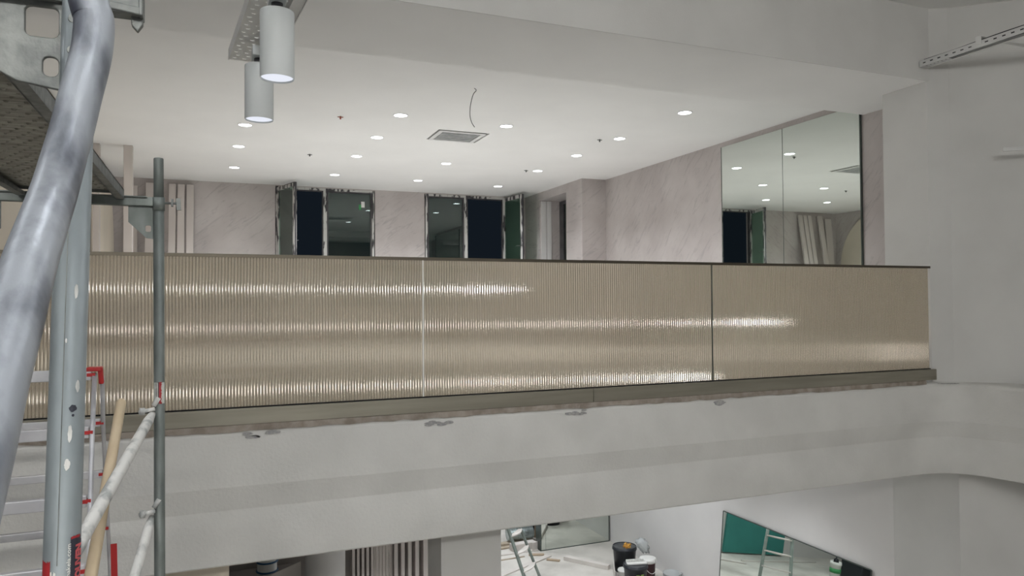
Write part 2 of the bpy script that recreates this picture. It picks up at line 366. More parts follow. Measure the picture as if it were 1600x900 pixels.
# ================================================================== BALUSTRADE
RY = 5.143
bal = thing('glass_balustrade', (2.7,RY,-.775), 'bronze reeded glass balustrade along the balcony edge with thin dark top rail', 'railing')
joints = [-3.64,-1.115,1.405,3.925,6.505]
PITCH, BUL = .0195, .0031
for x0, x1 in zip(joints, joints[1:]):
    bm = B(); nfl = int(round((x1-x0-.010)/PITCH)); s = (x1-x0-.010)/nfl; K = 8; Z0, Z1 = -.690, .322; front = []
    for i in range(nfl):            # every flute has its own vertices, so the grooves stay crisp
        row = [(x0+.005+(i+k/K)*s, RY-.006-BUL*math.sin(math.pi*k/K)) for k in range(K+1)]
        lo = [bm.verts.new((x,y,Z0)) for x,y in row]; hi = [bm.verts.new((x,y,Z1)) for x,y in row]; front += row
        for k in range(K):
            f = bm.faces.new((lo[k],lo[k+1],hi[k+1],hi[k])); f.smooth = True
    rect = ((x0+.005,RY+.006),(x1-.005,RY+.006))
    bm.faces.new([bm.verts.new(p) for p in ((rect[0][0],rect[0][1],Z0),(rect[0][0],rect[0][1],Z1),(rect[1][0],rect[1][1],Z1),(rect[1][0],rect[1][1],Z0))])
    for z in (Z0, Z1):
        cap = [bm.verts.new((x,y,z)) for x,y in front]+[bm.verts.new((rect[1][0],rect[1][1],z)), bm.verts.new((rect[0][0],rect[0][1],z))]
        bm.faces.new(cap if z > 0 else cap[::-1])
    for x in (x0+.005, x1-.005):
        end = [bm.verts.new(p) for p in ((x,RY-.006,Z0),(x,RY+.006,Z0),(x,RY+.006,Z1),(x,RY-.006,Z1))]
        bm.faces.new(end if x > x0+.01 else end[::-1])
    obj('glass_panel', bm, M['reeded'], bal, fix=False)
for x in joints[1:-1]:
    obj('joint_seal', box(B(), (x-.0045,RY-.010,-.672), (x+.0045,RY+.004,.322)), M['white_plastic' if x < 2 else 'edge'], bal)
bm = B(); box(bm, (-3.64,RY-.012,.322), (6.53,RY+.012,.334)); box(bm, (-3.64,RY-.0125,.312), (6.53,RY-.0105,.322)); obj('top_rail', bm, M['rail'], bal)
for x0, x1 in ((-3.64,-.55),(-.548,2.76),(2.763,6.548)):
    bm = B(); box(bm, (x0,RY-.045,-.775), (x1,RY-.014,-.672)); box(bm, (x0,RY+.014,-.775), (x1,RY+.045,-.672)); box(bm, (x0,RY-.014,-.775), (x1,RY+.014,-.70))
    obj('base_channel', bm, M['bronze'], bal, .002)
obj('gasket', box(B(), (-3.64,RY-.016,-.672), (6.505,RY-.0075,-.664)), M['dark_gap'], bal)

# ================================================================== MIRRORS
def mirror(name, label, pts, off, edge_pts=None, parts=None, cat='mirror'):
    pass
um = thing('wall_mirror', (7.03,7.67,-.6), 'large two panel mirror on the marble wall of the upper floor', 'mirror')
for y0, y1 in ((6.41,7.667),(7.673,8.93)):
    zt = 2.165 if False else 2.297
    if y0 < 7: pts = [(7.030,y0,-.6),(7.030,y1,-.6),(7.030,y1,2.297),(7.030,y0,2.297)]
    else: pts = [(7.030,y0,-.6),(7.030,y1,-.6),(7.030,y1,2.297),(7.030,y0,2.297)]
    obj('mirror_panel', prism(B(), pts, (.018,0,0)), M['mirror'], um)
bm = B(); box(bm, (7.024,6.395,-.6), (7.049,6.409,2.297)); box(bm, (7.028,7.667,-.6), (7.049,7.673,2.297)); box(bm, (7.026,8.931,-.6), (7.049,8.937,2.297)); obj('mirror_edge', bm, M['edge'], um)
# lower mirror leaning on the right wall
lean = .09
def lm(y, z): return (7.03-(-3.10-z)*lean-.002, y, z)
low = thing('leaning_mirror', (6.95,7.6,FZ), 'low wide mirror leaning against the lower right wall', 'mirror')
obj('mirror_panel', prism(B(), [lm(6.35,-4.53),lm(8.985,-4.53),lm(8.985,-3.105),lm(6.35,-3.105)], (.008,0,0)), M['mirror'], low)
bm = B(); bar(bm, lm(6.35,-3.10), lm(8.985,-3.10), .012,.012); bar(bm, lm(6.344,-4.53), lm(6.344,-3.10), .012,.012); bar(bm, lm(8.99,-4.53), lm(8.99,-3.10), .006,.012); obj('mirror_edge', bm, M['edge'], low)
bmr = thing('back_mirror', (6.3,12.4,FZ), 'floor standing mirror on the far wall of the lower room', 'mirror')
obj('mirror_panel', box(B(), (5.70,12.40,FZ+.012), (7.02,12.418,-2.2)), M['mirror'], bmr)
obj('mirror_panel', box(B(), (5.605,12.40,FZ+.012), (5.695,12.418,-2.2)), M['mirror'], bmr)
bm = B(); box(bm, (5.60,12.392,FZ), (7.03,12.418,FZ+.012)); box(bm, (7.02,12.392,FZ), (7.032,12.418,-2.2)); box(bm, (5.585,12.392,FZ), (5.605,12.60,-2.2)); obj('mirror_edge', bm, M['edge'], bmr)

# ================================================================== MEZZANINE FITTINGS
cols = {'first':.375,'second':2.15,'third':3.66,'fourth':5.45}
DL = [(2.194,9.038,'second'),(2.171,10.36,'second'),(2.143,11.80,'second'),(2.079,13.633,'second'),(3.647,9.10,'third'),(3.669,11.903,'third'),(3.667,13.733,'third'),
      (5.366,13.865,'fourth'),(5.412,12.007,'fourth'),(5.439,10.533,'fourth'),(5.46,9.222,'fourth'),(5.482,7.666,'fourth'),(.404,10.241,'first'),(.370,11.663,'first'),(.356,13.486,'first')]
side = {'first':'leftmost row behind the grey spotlights','second':'row left of the square ceiling hatch','third':'row of the square ceiling hatch','fourth':'rightmost row near the marble wall'}
ordn = ['nearest the windows','second from the windows','third from the windows','fourth from the windows','farthest from the windows']
ring0 = disc0 = None
def downlight(x, y, z, r, m, label, group, name='recessed_downlight', beam=0):
    t = thing(name, (x,y,z), label, 'light', group)
    bm = B(); n = 32; prf = [(r+.012,0),(r+.010,-.006),(r,-.008),(r-.002,-.003)]
    rings = [[bm.verts.new((x+a*math.cos(2*math.pi*k/n), y+a*math.sin(2*math.pi*k/n), z+b)) for k in range(n)] for a,b in prf]
    for a,b in zip(rings, rings[1:]):
        for k in range(n): bm.faces.new((a[k],a[(k+1)%n],b[(k+1)%n],b[k]))
    obj('trim_ring', bm, M['white_metal'], t)
    bm = B(); vs = [bm.verts.new((x+(r-.001)*math.cos(2*math.pi*k/n), y+(r-.001)*math.sin(2*math.pi*k/n), z-.004)) for k in range(n)]
    vt = [bm.verts.new((v.co.x, v.co.y, z-.0005)) for v in vs]
    bm.faces.new(vs); bm.faces.new(vt[::-1])
    for k in range(n): bm.faces.new((vs[k],vs[(k+1)%n],vt[(k+1)%n],vt[k]))
    obj('diffuser', bm, m, t)
    if beam:
        ld_ = bpy.data.lights.new('beam', 'SPOT'); ld_.energy = beam; ld_.spot_size = math.radians(125); ld_.spot_blend = .7; ld_.shadow_soft_size = .07; ld_.color = (.92,.955,1)
        lo_ = bpy.data.objects.new('beam', ld_); COL.objects.link(lo_); lo_.location = (0,0,-.02); lo_.parent = t
    return t
for c in side:
    row = sorted([d for d in DL if d[2] == c], key=lambda d: -d[1])
    for i, (x,y,_) in enumerate(row):
        o_ = ordn[i] if i < len(row)-1 else ordn[4]
        downlight(x, y, 2.372, .082, M['led'], 'round ceiling downlight, %s, %s' % (side[c], o_), 'downlights in the upper ceiling', beam=W_MEZZ)
# sprinkler stubs
for (x,y,m_,lab) in ((1.501,9.367,'red_tag','small red sprinkler outlet in the ceiling between two downlight rows'),(1.429,11.902,'galv_dark','small grey ceiling stub near the left window'),
                  (5.22,9.378,'galv_dark','small grey ceiling stub beside the right downlight row, nearer the balcony'),(5.192,12.019,'galv_dark','small grey ceiling stub beside the right downlight row, nearer the windows')):
    t = thing('sprinkler_stub', (x,y,2.372), lab, 'sprinkler', 'sprinkler stubs in the upper ceiling')
    obj('stub', tube(B(), [(x,y,2.372),(x,y,2.335)], .011, 10), M[m_], t); obj('arm', tube(B(), [(x-.035,y,2.362),(x+.035,y,2.362)], .006, 8), M[m_], t)
# dangling cable
cbl = [(2.676,7.618,2.372),(2.70,7.62,2.35),(2.665,7.625,2.30),(2.635,7.63,2.18),(2.625,7.62,2.07),(2.64,7.61,1.99),(2.672,7.60,1.935)]
cp = catmull([Vector(p) for p in cbl], 5)
tag(obj('hanging_cable', tube(B(), cp, .004, 8), M['frame_dark']), 'thin dark cable dangling from the ceiling above the square hatch', 'cable')
# ceiling air conditioner, unfinished opening
ac = thing('ceiling_air_conditioner', (3.23,9.92,2.36), 'square ceiling air conditioner wrapped in film in an unfinished opening', 'air conditioner')
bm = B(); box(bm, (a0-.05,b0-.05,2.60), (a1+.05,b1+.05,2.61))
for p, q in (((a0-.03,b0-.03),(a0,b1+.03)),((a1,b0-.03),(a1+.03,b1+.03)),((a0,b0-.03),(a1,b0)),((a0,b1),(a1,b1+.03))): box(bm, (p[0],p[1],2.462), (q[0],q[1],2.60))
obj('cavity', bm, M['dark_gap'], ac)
bm = B(); box(bm, (a0+.02,b0+.02,2.378), (a1-.045,b1-.012,2.58)); obj('cassette_body', bm, M['foil'], ac, .01)
bm = B(); fx0,fy0,fx1,fy1 = a0+.02,b0+.02,a1-.045,b1-.010
for p,q in (((fx0,fy0),(fx1,fy0+.06)),((fx0,fy1-.06),(fx1,fy1)),((fx0,fy0+.06),(fx0+.06,fy1-.06)),((fx1-.06,fy0+.06),(fx1,fy1-.06))): box(bm,(p[0],p[1],2.360),(q[0],q[1],2.374))
obj('cassette_frame', bm, M['white_metal'], ac, .004)
for k in range(7):
    y = fy0+.10+k*(fy1-fy0-.2)/6; obj('louvre', box(B(), (fx0+.08,y-.012,2.366), (fx1-.08,y+.012,2.374)), M['foil'], ac)
# white boards leaning against the back wall
for (x0,x1,lab) in ((-.745,-.625,'leftmost of three close together'),(-.595,-.475,'middle of three close together'),(-.440,-.318,'right one of three'),(-1.13,-.985,'standing alone behind the scaffold post')):
    tag(obj('leaning_board', prism(B(), [(x0,14.62,-.715),(x1,14.62,-.715),(x1,15.12,2.28),(x0,15.12,2.28)], (0,.05,-.008)), M['slat'], bevel=.004),
        'long white board leaning on the back wall, '+lab, 'board', 'white boards leaning on the back wall')
tag(obj('leaning_board', prism(B(), [(-1.49,14.95,-.715),(-1.27,14.95,-.715),(-1.27,15.16,2.22),(-1.49,15.16,2.22)], (0,.03,-.008)), M['slat']), 'wide white board half hidden behind the tall white column', 'board', 'white boards leaning on the back wall')
tag(obj('column', box(B(), (-1.205,12.15,-.718), (-1.085,12.28,2.372)), M['slat'], bevel=.004), 'slim white square column reaching the ceiling left of the scaffold post', 'column')
tag(obj('column', box(B(), (-1.60,12.15,-.718), (-1.515,12.28,2.372)), M['slat'], bevel=.004), 'slim white square column partly hidden by the near scaffold post', 'column')
# arched white panel on the left wall
pts = [(-1.695,7.0,-.71),(-1.695,7.0,2.35)]+[(-1.695,13.6+1.4*math.sin(math.pi/2*k/16), .95+1.4*math.cos(math.pi/2*k/16)) for k in range(17)]+[(-1.695,15.0,-.71)]
tag(obj('arched_panel', prism(B(), pts, (.06,0,0)), M['cream'], bevel=.006), 'large pale panel with a rounded corner on the left wall, seen in the mirror', 'panel')

# ================================================================== SUSPENDED TRAY AND SPOTLIGHTS
tz = 1.15
def tr(u, v, z=0):
    """tray frame: u across, v along toward the camera from the far end"""
    o = V(.072+.0,3.66,tz); a = math.radians(4.5); d = V(math.sin(a)*1,-math.cos(a),0); s = V(math.cos(a),math.sin(a),0)
    return o+s*u+d*v+V(0,0,z)
tray = thing('cable_tray', tr(.13,.3), 'perforated white cable tray hanging from the ceiling above the grey spotlights', 'cable tray')
bm = B(); W, LN = .195, 2.2
holes = []
for j in range(int(LN/.045)):
    for i in range(4):
        u = .022+i*.045+(.012 if j % 2 else 0); v = .03+j*.045
        if u+.012 < W and v < LN-.03: holes.append([tr(u+.0075*math.cos(t)*1.3, v+.0075*math.sin(t)) for t in [k*math.pi/3 for k in range(6)]])
holed_plate(bm, [tr(0,0),tr(W,0),tr(W,LN),tr(0,LN)], holes, (0,0,.0015))
obj('tray_bottom', bm, M['white_metal'], tray)
for u in (0, W): obj('tray_flange', bar(B(), tr(u,0,.02), tr(u,LN,.02), .004, .05), M['white_metal'], tray)
for v in (.75, 2.0):
    for u in (.02, W-.02): obj('hanger_rod', tube(B(), [tr(u,v,.0), tr(u,v,2.893-tz)], .004, 8), M['white_metal'], tray)
trk = thing('light_track', tr(.16,.3,-.03), 'slim white light track fixed under the perforated tray', 'track')
obj('track_rail', bar(B(), tr(.150,.10,-.0185), tr(.150,LN,-.0185), .036, .034), M['white_metal'], trk, .002)
def cyl_lamp(cx, cy, z0, z1, r, label):
    t = thing('spotlight', (cx,cy,z0), label, 'light', 'grey cylinder spotlights under the tray')
    lathe(B(), (0,0,0), [(0.01,0),(0.01,.01)])
    bm = B(); prof = [(r*.93,z0+.004),(r*.97,z0),(r,z0+.004),(r,z1-.008),(r*.985,z1-.002),(r*.95,z1),(r*.2,z1)]
    n = 48; rings = [[bm.verts.new((cx+a*math.cos(2*math.pi*k/n), cy+a*math.sin(2*math.pi*k/n), b)) for k in range(n)] for a,b in [(r*.9,z0+.03)]+prof]
    for a,b in zip(rings, rings[1:]):
        for k in range(n):
            f = bm.faces.new((a[k],a[(k+1)%n],b[(k+1)%n],b[k])); f.smooth = True
    bm.faces.new(rings[-1]); o = obj('lamp_body', bm, M['lamp_body'], t)
    md = o.modifiers.new('split','EDGE_SPLIT'); md.split_angle = math.radians(40)
    bm = B(); n = 36; rn = [(r*.92,z0+.006),(r*.7,z0+.014),(r*.4,z0+.02),(0.002,z0+.022)]; rings = []
    for i,(a,b) in enumerate(rn): rings.append([bm.verts.new((cx+a*math.cos(2*math.pi*(k+.5*(i%2))/n), cy+a*math.sin(2*math.pi*(k+.5*(i%2))/n), b+(.004 if k%2 and 0<i<3 else 0))) for k in range(n)])
    for a,b in zip(rings, rings[1:]):
        for k in range(n): bm.faces.new((a[k],a[(k+1)%n],b[(k+1)%n],b[k]))
    bm.faces.new(rings[-1]); obj('lens', bm, M['led_cyl'], t)
    obj('neck', tube(B(), [(cx,cy,z1-.002),(cx,cy,z1+.03)], r*.34, 20), M['frame_dark'], t)
    obj('adapter', box(B(), (cx-.030,cy-.055,z1+.03), (cx+.030,cy+.055,1.112)), M['lamp_body'], t, .003)
cyl_lamp(.217, 2.752, .812, 1.055, .060, 'nearer grey cylinder spotlight, lit, hanging from the track')
cyl_lamp(.190, 3.359, .803, 1.040, .060, 'farther grey cylinder spotlight, lit, half hidden behind the nearer one')

# wall tray on the right
wt = thing('slotted_cable_tray', (6.47,4.3,2.23), 'slotted white cable tray running along the upper right wall', 'cable tray')
ty0, ty1 = 5.13, 2.6
bm = B(); holes = []; zb, zt = 2.288, 2.345
y = ty0-.035
while y > ty1+.05:
    holes.append([(6.43,y,2.312),(6.43,y-.032,2.312),(6.43,y-.032,2.324),(6.43,y,2.324)]); y -= .078
holed_plate(bm, [(6.43,ty0,zb),(6.43,ty1,zb),(6.43,ty1,zt),(6.43,ty0,zt)], holes, (.002,0,0))
obj('tray_flange', bm, M['white_metal'], wt)
bm = B(); holes = []; y = ty0-.05
while y > ty1+.06:
    holes.append([(6.45,y,zb),(6.51,y,zb),(6.51,y-.012,zb),(6.45,y-.012,zb)]); y -= .04
holed_plate(bm, [(6.432,ty0,zb),(6.53,ty0,zb),(6.53,ty1,zb),(6.432,ty1,zb)], holes, (0,0,.002)); obj('tray_bottom', bm, M['white_metal'], wt)
obj('tray_flange', box(B(), (6.53,ty1,zb), (6.532,ty0,zt)), M['white_metal'], wt)
cab = thing('filler_cables', (6.46,3.9,2.30), 'dark cables added in the slotted tray on the right wall to darken its slots', 'cable')  # cables added so the slots look as dark as a shaded interior
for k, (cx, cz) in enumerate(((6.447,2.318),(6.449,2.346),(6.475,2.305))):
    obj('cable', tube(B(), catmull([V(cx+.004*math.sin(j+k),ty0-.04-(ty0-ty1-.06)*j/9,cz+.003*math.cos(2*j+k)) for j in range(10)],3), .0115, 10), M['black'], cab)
bm = B(); box(bm, (6.421,4.50,2.31), (6.43,4.55,2.385)); box(bm, (6.43,4.50,2.377), (7.35,4.55,2.385)); obj('clamp', bm, M['white_metal'], wt)
tag(obj('pipe_stub', bar(B(), (6.84,4.60,1.40), (7.12,4.36,1.40), .035, .035), M['white_metal'], bevel=.004), 'short white trunking stub on the right wall', 'trunking')

# ================================================================== SCAFFOLD
TR = .0213
sc = thing('scaffold_tower', (-.35,2.3,FZ), 'galvanised steel frame scaffold standing in the left foreground', 'scaffold')
A0, A1 = V(-.190,1.030,-1.3), V(-.170,1.195,.62)
pA = lambda z: A0+(A1-A0)*((z-A0.z)/(A1.z-A0.z))
pB = lambda z: V(-.2065+(.209-z)*.004, 3.43+(.209-z)*.018, z)
obj('standard', tube(B(), [V(A0.x-.03,A0.y-.25,FZ), A0, A1], TR, 40), M['galv'], sc, label='thick grey post nearest the viewer with torn stickers')
bm = B(); tube(bm, [pB(-4.5), pB(-2), pB(.455)], TR, 32); obj('standard', bm, M['galv_post'], sc, label='slim grey post in front of the glass')
bm = B(); tube(bm, [pB(.40), pB(.455)], TR*1.12, 32); tube(bm, [pB(.45), pB(.617), pB(.621)], [.0195,.0195,.0175], 28); obj('spigot', bm, M['galv_post'], sc)
# far transom with gussets
bm = B(); bar(bm, pB(.435)+V(-.02,0,0), V(-.96,3.43,.435), .035, .038); bar(bm, V(-.25,3.405,.452), V(-.96,3.405,.452), .02, .006); obj('transom', bm, M['galv_post'], sc, .003)
def gusset(px, py, sg, z, m, s=1.0, th=.008, txt=False):
    """plate in the x-z plane beside a post at px, sg=-1 to the left"""
    f = lambda u, v: (px+sg*u*s, py, z-v*s)
    outer = [f(.0,0),f(.115,0),f(.115,.075),f(.060,.128),f(.042,.146),f(.0,.150)]
    hole = rrect(.022,.088,.046,.118,.008, f)
    hole2 = rrect(.024,.012,.062,.058,.008, f) if txt else rrect(.026,.050,.034,.054,.001, f)
    return holed_plate(B(), outer, [hole, hole2] if txt else [hole], (0,th,0))
obj('gusset_plate', gusset(-.216, 3.43, -1, .418, M['galv_post'], .92), M['galv_post'], sc)
obj('gusset_plate', gusset(-.935, 3.43, 1, .418, M['galv_post'], 1.45), M['galv_post'], sc)
bm = B(); tube(bm, [pB(.433)+V(.02,0,0), pB(.433)+V(.085,0,0)], .005, 12); bar(bm, pB(.455)+V(.075,0,0), pB(.405)+V(.078,0,0), .017, .010, (1,0,0)); bar(bm, pB(.45)+V(.052,0,0), pB(.42)+V(.052,0,0), .008, .03, (1,0,0)); obj('wedge_bolt', bm, M['galv_dark'], sc)
# near frame head: transom, perforated gusset, ledger end with wedge
yA = pA(.40).y
bm = B(); bar(bm, (-.19,yA+.01,.447), (-.95,yA+.01,.447), .03, .05); bar(bm, (-.20,yA-.012,.425), (-.95,yA-.012,.425), .022, .006); obj('transom', bm, M['galv_dark'], sc, .003)
def gp(u, v): return (-.196-u, yA+.004, .425-v)
def quad(*p): return [gp(*q) for q in p]
outer = quad((-.01,0),(.140,0),(.140,.040),(.118,.062),(.073,.104),(.052,.116),(-.01,.126))
h1 = rrect(.002,.010,.042,.052,.008, gp); h2 = rrect(.002,.079,.021,.106,.008, gp)
bm = holed_plate(B(), outer, [h1,h2], (0,.007,0)); gus = obj('gusset_plate', bm, M['galv_dark'], sc)
md = gus.modifiers.new('bevel','BEVEL'); md.width = .0015; md.segments = 2; md.limit_method = 'ANGLE'; md.angle_limit = math.radians(50)
bm = B(); bar(bm, (-.148,yA-.002,.435), (-.092,yA-.002,.435), .03, .042, (0,1,0)); bar(bm, (-.148,yA-.014,.424), (-.094,yA-.014,.418), .010, .012, (0,1,0)); bar(bm, (-.094,yA-.002,.46), (-.094,yA-.002,.412), .034, .006, (0,1,0)); obj('ledger_head', bm, M['galv_dark'], sc, .002)
obj('wedge', prism(B(), [(-.108,yA-.004,.425),(-.092,yA-.004,.425),(-.092,yA-.004,.404),(-.099,yA-.004,.393),(-.107,yA-.004,.402)], (0,.010,0)), M['galv_dark'], sc, .0015)
# bent guard tube passing close to the viewer
gt = catmull([V(*p) for p in ((-.150,.99,.42),(-.132,.975,.35),(-.1275,.972,.333),(-.1275,.964,.304),(-.130,.954,.276),(-.1355,.938,.237),(-.1415,.925,.196),(-.1465,.903,.156),(-.1485,.868,.118),(-.1485,.815,.079),(-.1475,.752,.036),(-.1465,.696,-.011),(-.1455,.638,-.056),(-.1445,.596,-.095),(-.1440,.558,-.128),(-.1440,.525,-.158),(-.144,.45,-.23))], 6)
obj('guard_tube', tube(B(), gt, TR, 48), M['galv_bright'], sc, label='bright dusty tube crossing diagonally in front of the near post')
# braces
def ends(p, q, r, m, lab=None):
    p, q = Vector(p), Vector(q); o = obj('brace', tube(B(), [p+(q-p)*t for t in (0,.03,.06,.5,.94,1)], [r*.55,r*.8,r,r,r,r*.8], 24), m, sc, label=lab); return o
ends((-.228,3.44,-.45), (-.395,1.75,-.76), TR*.93, M['splash'], 'plaster splashed diagonal tube, upper')
ends((-.232,3.45,-.885), (-.375,2.55,-1.42), TR*.9, M['splash'], 'plaster splashed diagonal tube, lower')
for z in (-.43,-.855):
    p = pB(z); bm = B(); tube(bm, [p+V(-.015,-.03,0), p+V(-.075,-.025,-.012)], .008, 12); tube(bm, [p+V(-.02,-.02,.012), p+V(-.0,-.02,.045)], .010, 10); tube(bm, [p+V(-.062,-.03,-.022), p+V(-.062,-.03,.006)], .011, 12); obj('coupling', bm, M['splash'], sc)
# stickers with lettering wrapped on the tubes
def frame_on(pf, z0):
    c = pf(z0); return c
def wrap_patch(pf, z0, z1, a0_, a1_, r, ragged=0, n=14, nz=10):
    bm = B(); rows = []
    for j in range(nz+1):
        z = z0+(z1-z0)*j/nz; c = pf(z); row = []
        for i in range(n+1):
            a = a0_+(a1_-a0_)*i/n
            zz = z+(random.uniform(-ragged,ragged) if j in (0,nz) else 0)
            row.append(bm.verts.new((c.x+r*math.sin(a), c.y-r*math.cos(a), zz)))
        rows.append(row)
    for a,b in zip(rows, rows[1:]):
        for i in range(n): bm.faces.new((a[i],a[i+1],b[i+1],b[i]))
    return bm
def wrap_text(s, pf, z0, size, a_mid, r, m, parent, bold=0, name='lettering', width=None):
    cu = bpy.data.curves.new('t','FONT'); cu.body = s; cu.size = size; cu.offset = bold; cu.resolution_u = 3
    to = bpy.data.objects.new('t', cu); COL.objects.link(to); bpy.context.view_layer.update()
    me = bpy.data.meshes.new_from_object(to.evaluated_get(bpy.context.evaluated_depsgraph_get()))
    bm = B(); bm.from_mesh(me); bpy.data.objects.remove(to); bpy.data.meshes.remove(me)
    L = max(v.co.x for v in bm.verts); k = (width/L) if width else 1
    bmesh.ops.triangulate(bm, faces=bm.faces[:])
    for v in bm.verts:          # reads upward along the tube
        u, t = v.co.x*k, v.co.y; z = z0+u; c = pf(z); a = a_mid-(t-size*.35)/r
        v.co = V(c.x+r*math.sin(a), c.y-r*math.cos(a), z)
    base = world_loc(parent); bmesh.ops.translate(bm, vec=-base, verts=bm.verts[:])
    me2 = bpy.data.meshes.new(name); bm.to_mesh(me2); bm.free(); me2.materials.append(m)
    o = bpy.data.objects.new(name, me2); COL.objects.link(o); o.parent = parent; return o
# angle 0 faces -Y; the viewer sits slightly to the right of that
AV = .16
st = obj('sticker', wrap_patch(pA, -.365, -.297, AV+.42, AV+1.15, TR+.0006, .0015), M['sticker_dark'], sc, label='torn dark sticker')
st2 = obj('sticker', wrap_patch(pA, -.365, -.303, AV+.78, AV+1.25, TR+.0009, .001), M['sticker_dark'], sc)
obj('sticker', wrap_patch(pA, -.300, -.2965, AV+.45, AV+1.05, TR+.0010, .0005, nz=2), M['sticker_red'], sc, label='red strip')
obj('sticker', wrap_patch(pA, -.365, -.325, AV-1.25, AV-.62, TR+.0006, .002), M['sticker_red'], sc, label='torn red sticker corner')
obj('sticker', wrap_patch(pA, -.365, -.340, AV-.62, AV-.3, TR+.0005, .004), M['sticker_white'], sc, label='torn pale sticker')
wrap_text('www.umakela.com', pA, -.375, .0072, AV+.33, TR+.0010, M['text_white'], sc, .0001, width=.070)
wrap_text('DOUVEN', pA, -.360, .0135, AV+.93, TR+.0016, M['text_red'], sc, .0008, width=.052)
rB = TR+.0006
obj('sticker', wrap_patch(pB, -.411, -.322, -.98, 1.22, rB, 0), M['sticker_white'], sc, label='white and red sticker')
obj('sticker', wrap_patch(pB, -.411, -.320, .02, .55, rB+.0005, 0), M['sticker_red'], sc)
obj('sticker', wrap_patch(pB, -.411, -.320, -.16, .0, rB+.0005, 0), M['sticker_dark'], sc)
wrap_text('DOUVEN', pB, -.405, .016, .62, rB+.001, M['text_white'], sc, .0004, width=.08)
wrap_text('www.umakela.com', pB, -.408, .011, -.5, rB+.001, M['sticker_dark'], sc, .0002, width=.084)
# raised lettering on the gusset
def flat_text(s, org, du, dv, size, m, parent, th=.0012):
    cu = bpy.data.curves.new('t','FONT'); cu.body = s; cu.size = size; cu.extrude = th; cu.resolution_u = 2
    to = bpy.data.objects.new('t', cu); COL.objects.link(to); bpy.context.view_layer.update()
    me = bpy.data.meshes.new_from_object(to.evaluated_get(bpy.context.evaluated_depsgraph_get())); bpy.data.objects.remove(to)
    du = Vector(du).normalized(); dv = Vector(dv).normalized(); nn = du.cross(dv); base = world_loc(parent)
    for v in me.vertices: v.co = Vector(org)+du*v.co.x+dv*v.co.y+nn*v.co.z-base
    me.materials.append(m); me.name = 'lettering'; o = bpy.data.objects.new('lettering', me); COL.objects.link(o); o.parent = parent; return o
flat_text('DOUVEN', gp(.138,.047), (.68,0,-.70), (.70,0,.68), .0145, M['galv_dark'], sc)
for (u,v) in ((-.02,.03),(-.03,.075)): obj('rivet', tube(B(), [pA(.425-v)+V(-.004,-TR-.001,0), pA(.425-v)+V(-.004,-TR+.006,0)], [.006,.008], 14), M['galv_dark'], sc)
def wrap_blob(pf, zc, ac_, dz_, da_, r, seed):
    rn = random.Random(seed); bm = B(); vs = []
    for k in range(22):
        t = 2*math.pi*k/22; q = 1+rn.uniform(-.14,.14); a = ac_+da_*math.cos(t)*q; z = zc+dz_*math.sin(t)*q; c = pf(z)
        vs.append(bm.verts.new((c.x+r*math.sin(a), c.y-r*math.cos(a), z)))
    m_ = pf(zc); cv = bm.verts.new((m_.x+r*math.sin(ac_), m_.y-r*math.cos(ac_), zc))
    for k in range(22): bm.faces.new((vs[k], vs[(k+1)%22], cv))
    return bm
for zc, ac_, dz_, da_, mm in ((-.1335,AV+.32,.0045,.22,'sticker_dark'),(-.1425,AV+.33,.0018,.08,'sticker_dark'),(-.166,AV+.20,.011,.11,'splash'),(-.105,AV+.55,.008,.12,'splash'),(-.205,AV+.1,.007,.15,'splash'),(.02,AV+.3,.010,.10,'splash'),(-.045,AV-.15,.003,.05,'splash')):
    obj('paint_spot', wrap_blob(pA, zc, ac_, dz_, da_, TR+.0007, int(zc*1e4)+5000), M[mm], sc)
obj('dark_line', wrap_patch(pA, -.33, .10, AV-.27, AV-.22, TR+.0004, 0, n=2, nz=14), M['galv_dark'], sc)  # thin darker strip along the near post
# steel deck resting on the transoms, seen from below
dk = thing('scaffold_deck', (-.52,2.3,.46), 'dimpled steel scaffold deck seen from below, resting on the frames', 'scaffold deck')
dx0, dx1, dy0, dy1, dz = -.71, -.335, 1.25, 3.40, .475
bm = B(); box(bm, (dx0,dy0,dz), (dx1,dy1,dz+.004)); obj('deck_plate', bm, M['deck'], dk)
bm = B()
for s, x in ((1,dx0),(-1,dx1)):
    box(bm, (x,dy0,dz-.035), (x+s*.004,dy1,dz+.004)); box(bm, (x,dy0,dz-.037), (x+s*.028,dy1,dz-.034)); box(bm, (x+s*.026,dy0,dz-.037), (x+s*.029,dy1,dz-.022))
    obj('side_channel', bm, M['galv_dark'], dk); bm = B()
bm.free()
obj('end_cap', box(B(), (dx0,dy1,dz-.012), (dx1,dy1+.006,dz+.004)), M['galv_dark'], dk); obj('end_cap', box(B(), (dx0,dy0-.006,dz-.012), (dx1,dy0,dz+.004)), M['galv_dark'], dk)
bm = B()
for j in range(56):
    for i in range(8):
        x = dx0+.045+i*.041+(.02 if j % 2 else 0); y = dy0+.03+j*.038
        if x > dx1-.035: continue
        n = 6; r = .0065; ring = [bm.verts.new((x+r*math.cos(k*math.pi/3), y+r*math.sin(k*math.pi/3), dz)) for k in range(n)]; top = [bm.verts.new((x+r*.5*math.cos(k*math.pi/3), y+r*.5*math.sin(k*math.pi/3), dz-.004)) for k in range(n)]
        for k in range(n): bm.faces.new((ring[k],ring[(k+1)%n],top[(k+1)%n],top[k]))
        bm.faces.new(top)
dm = obj('dimples', bm, M['deck'], dk); dm['kind'] = 'stuff'

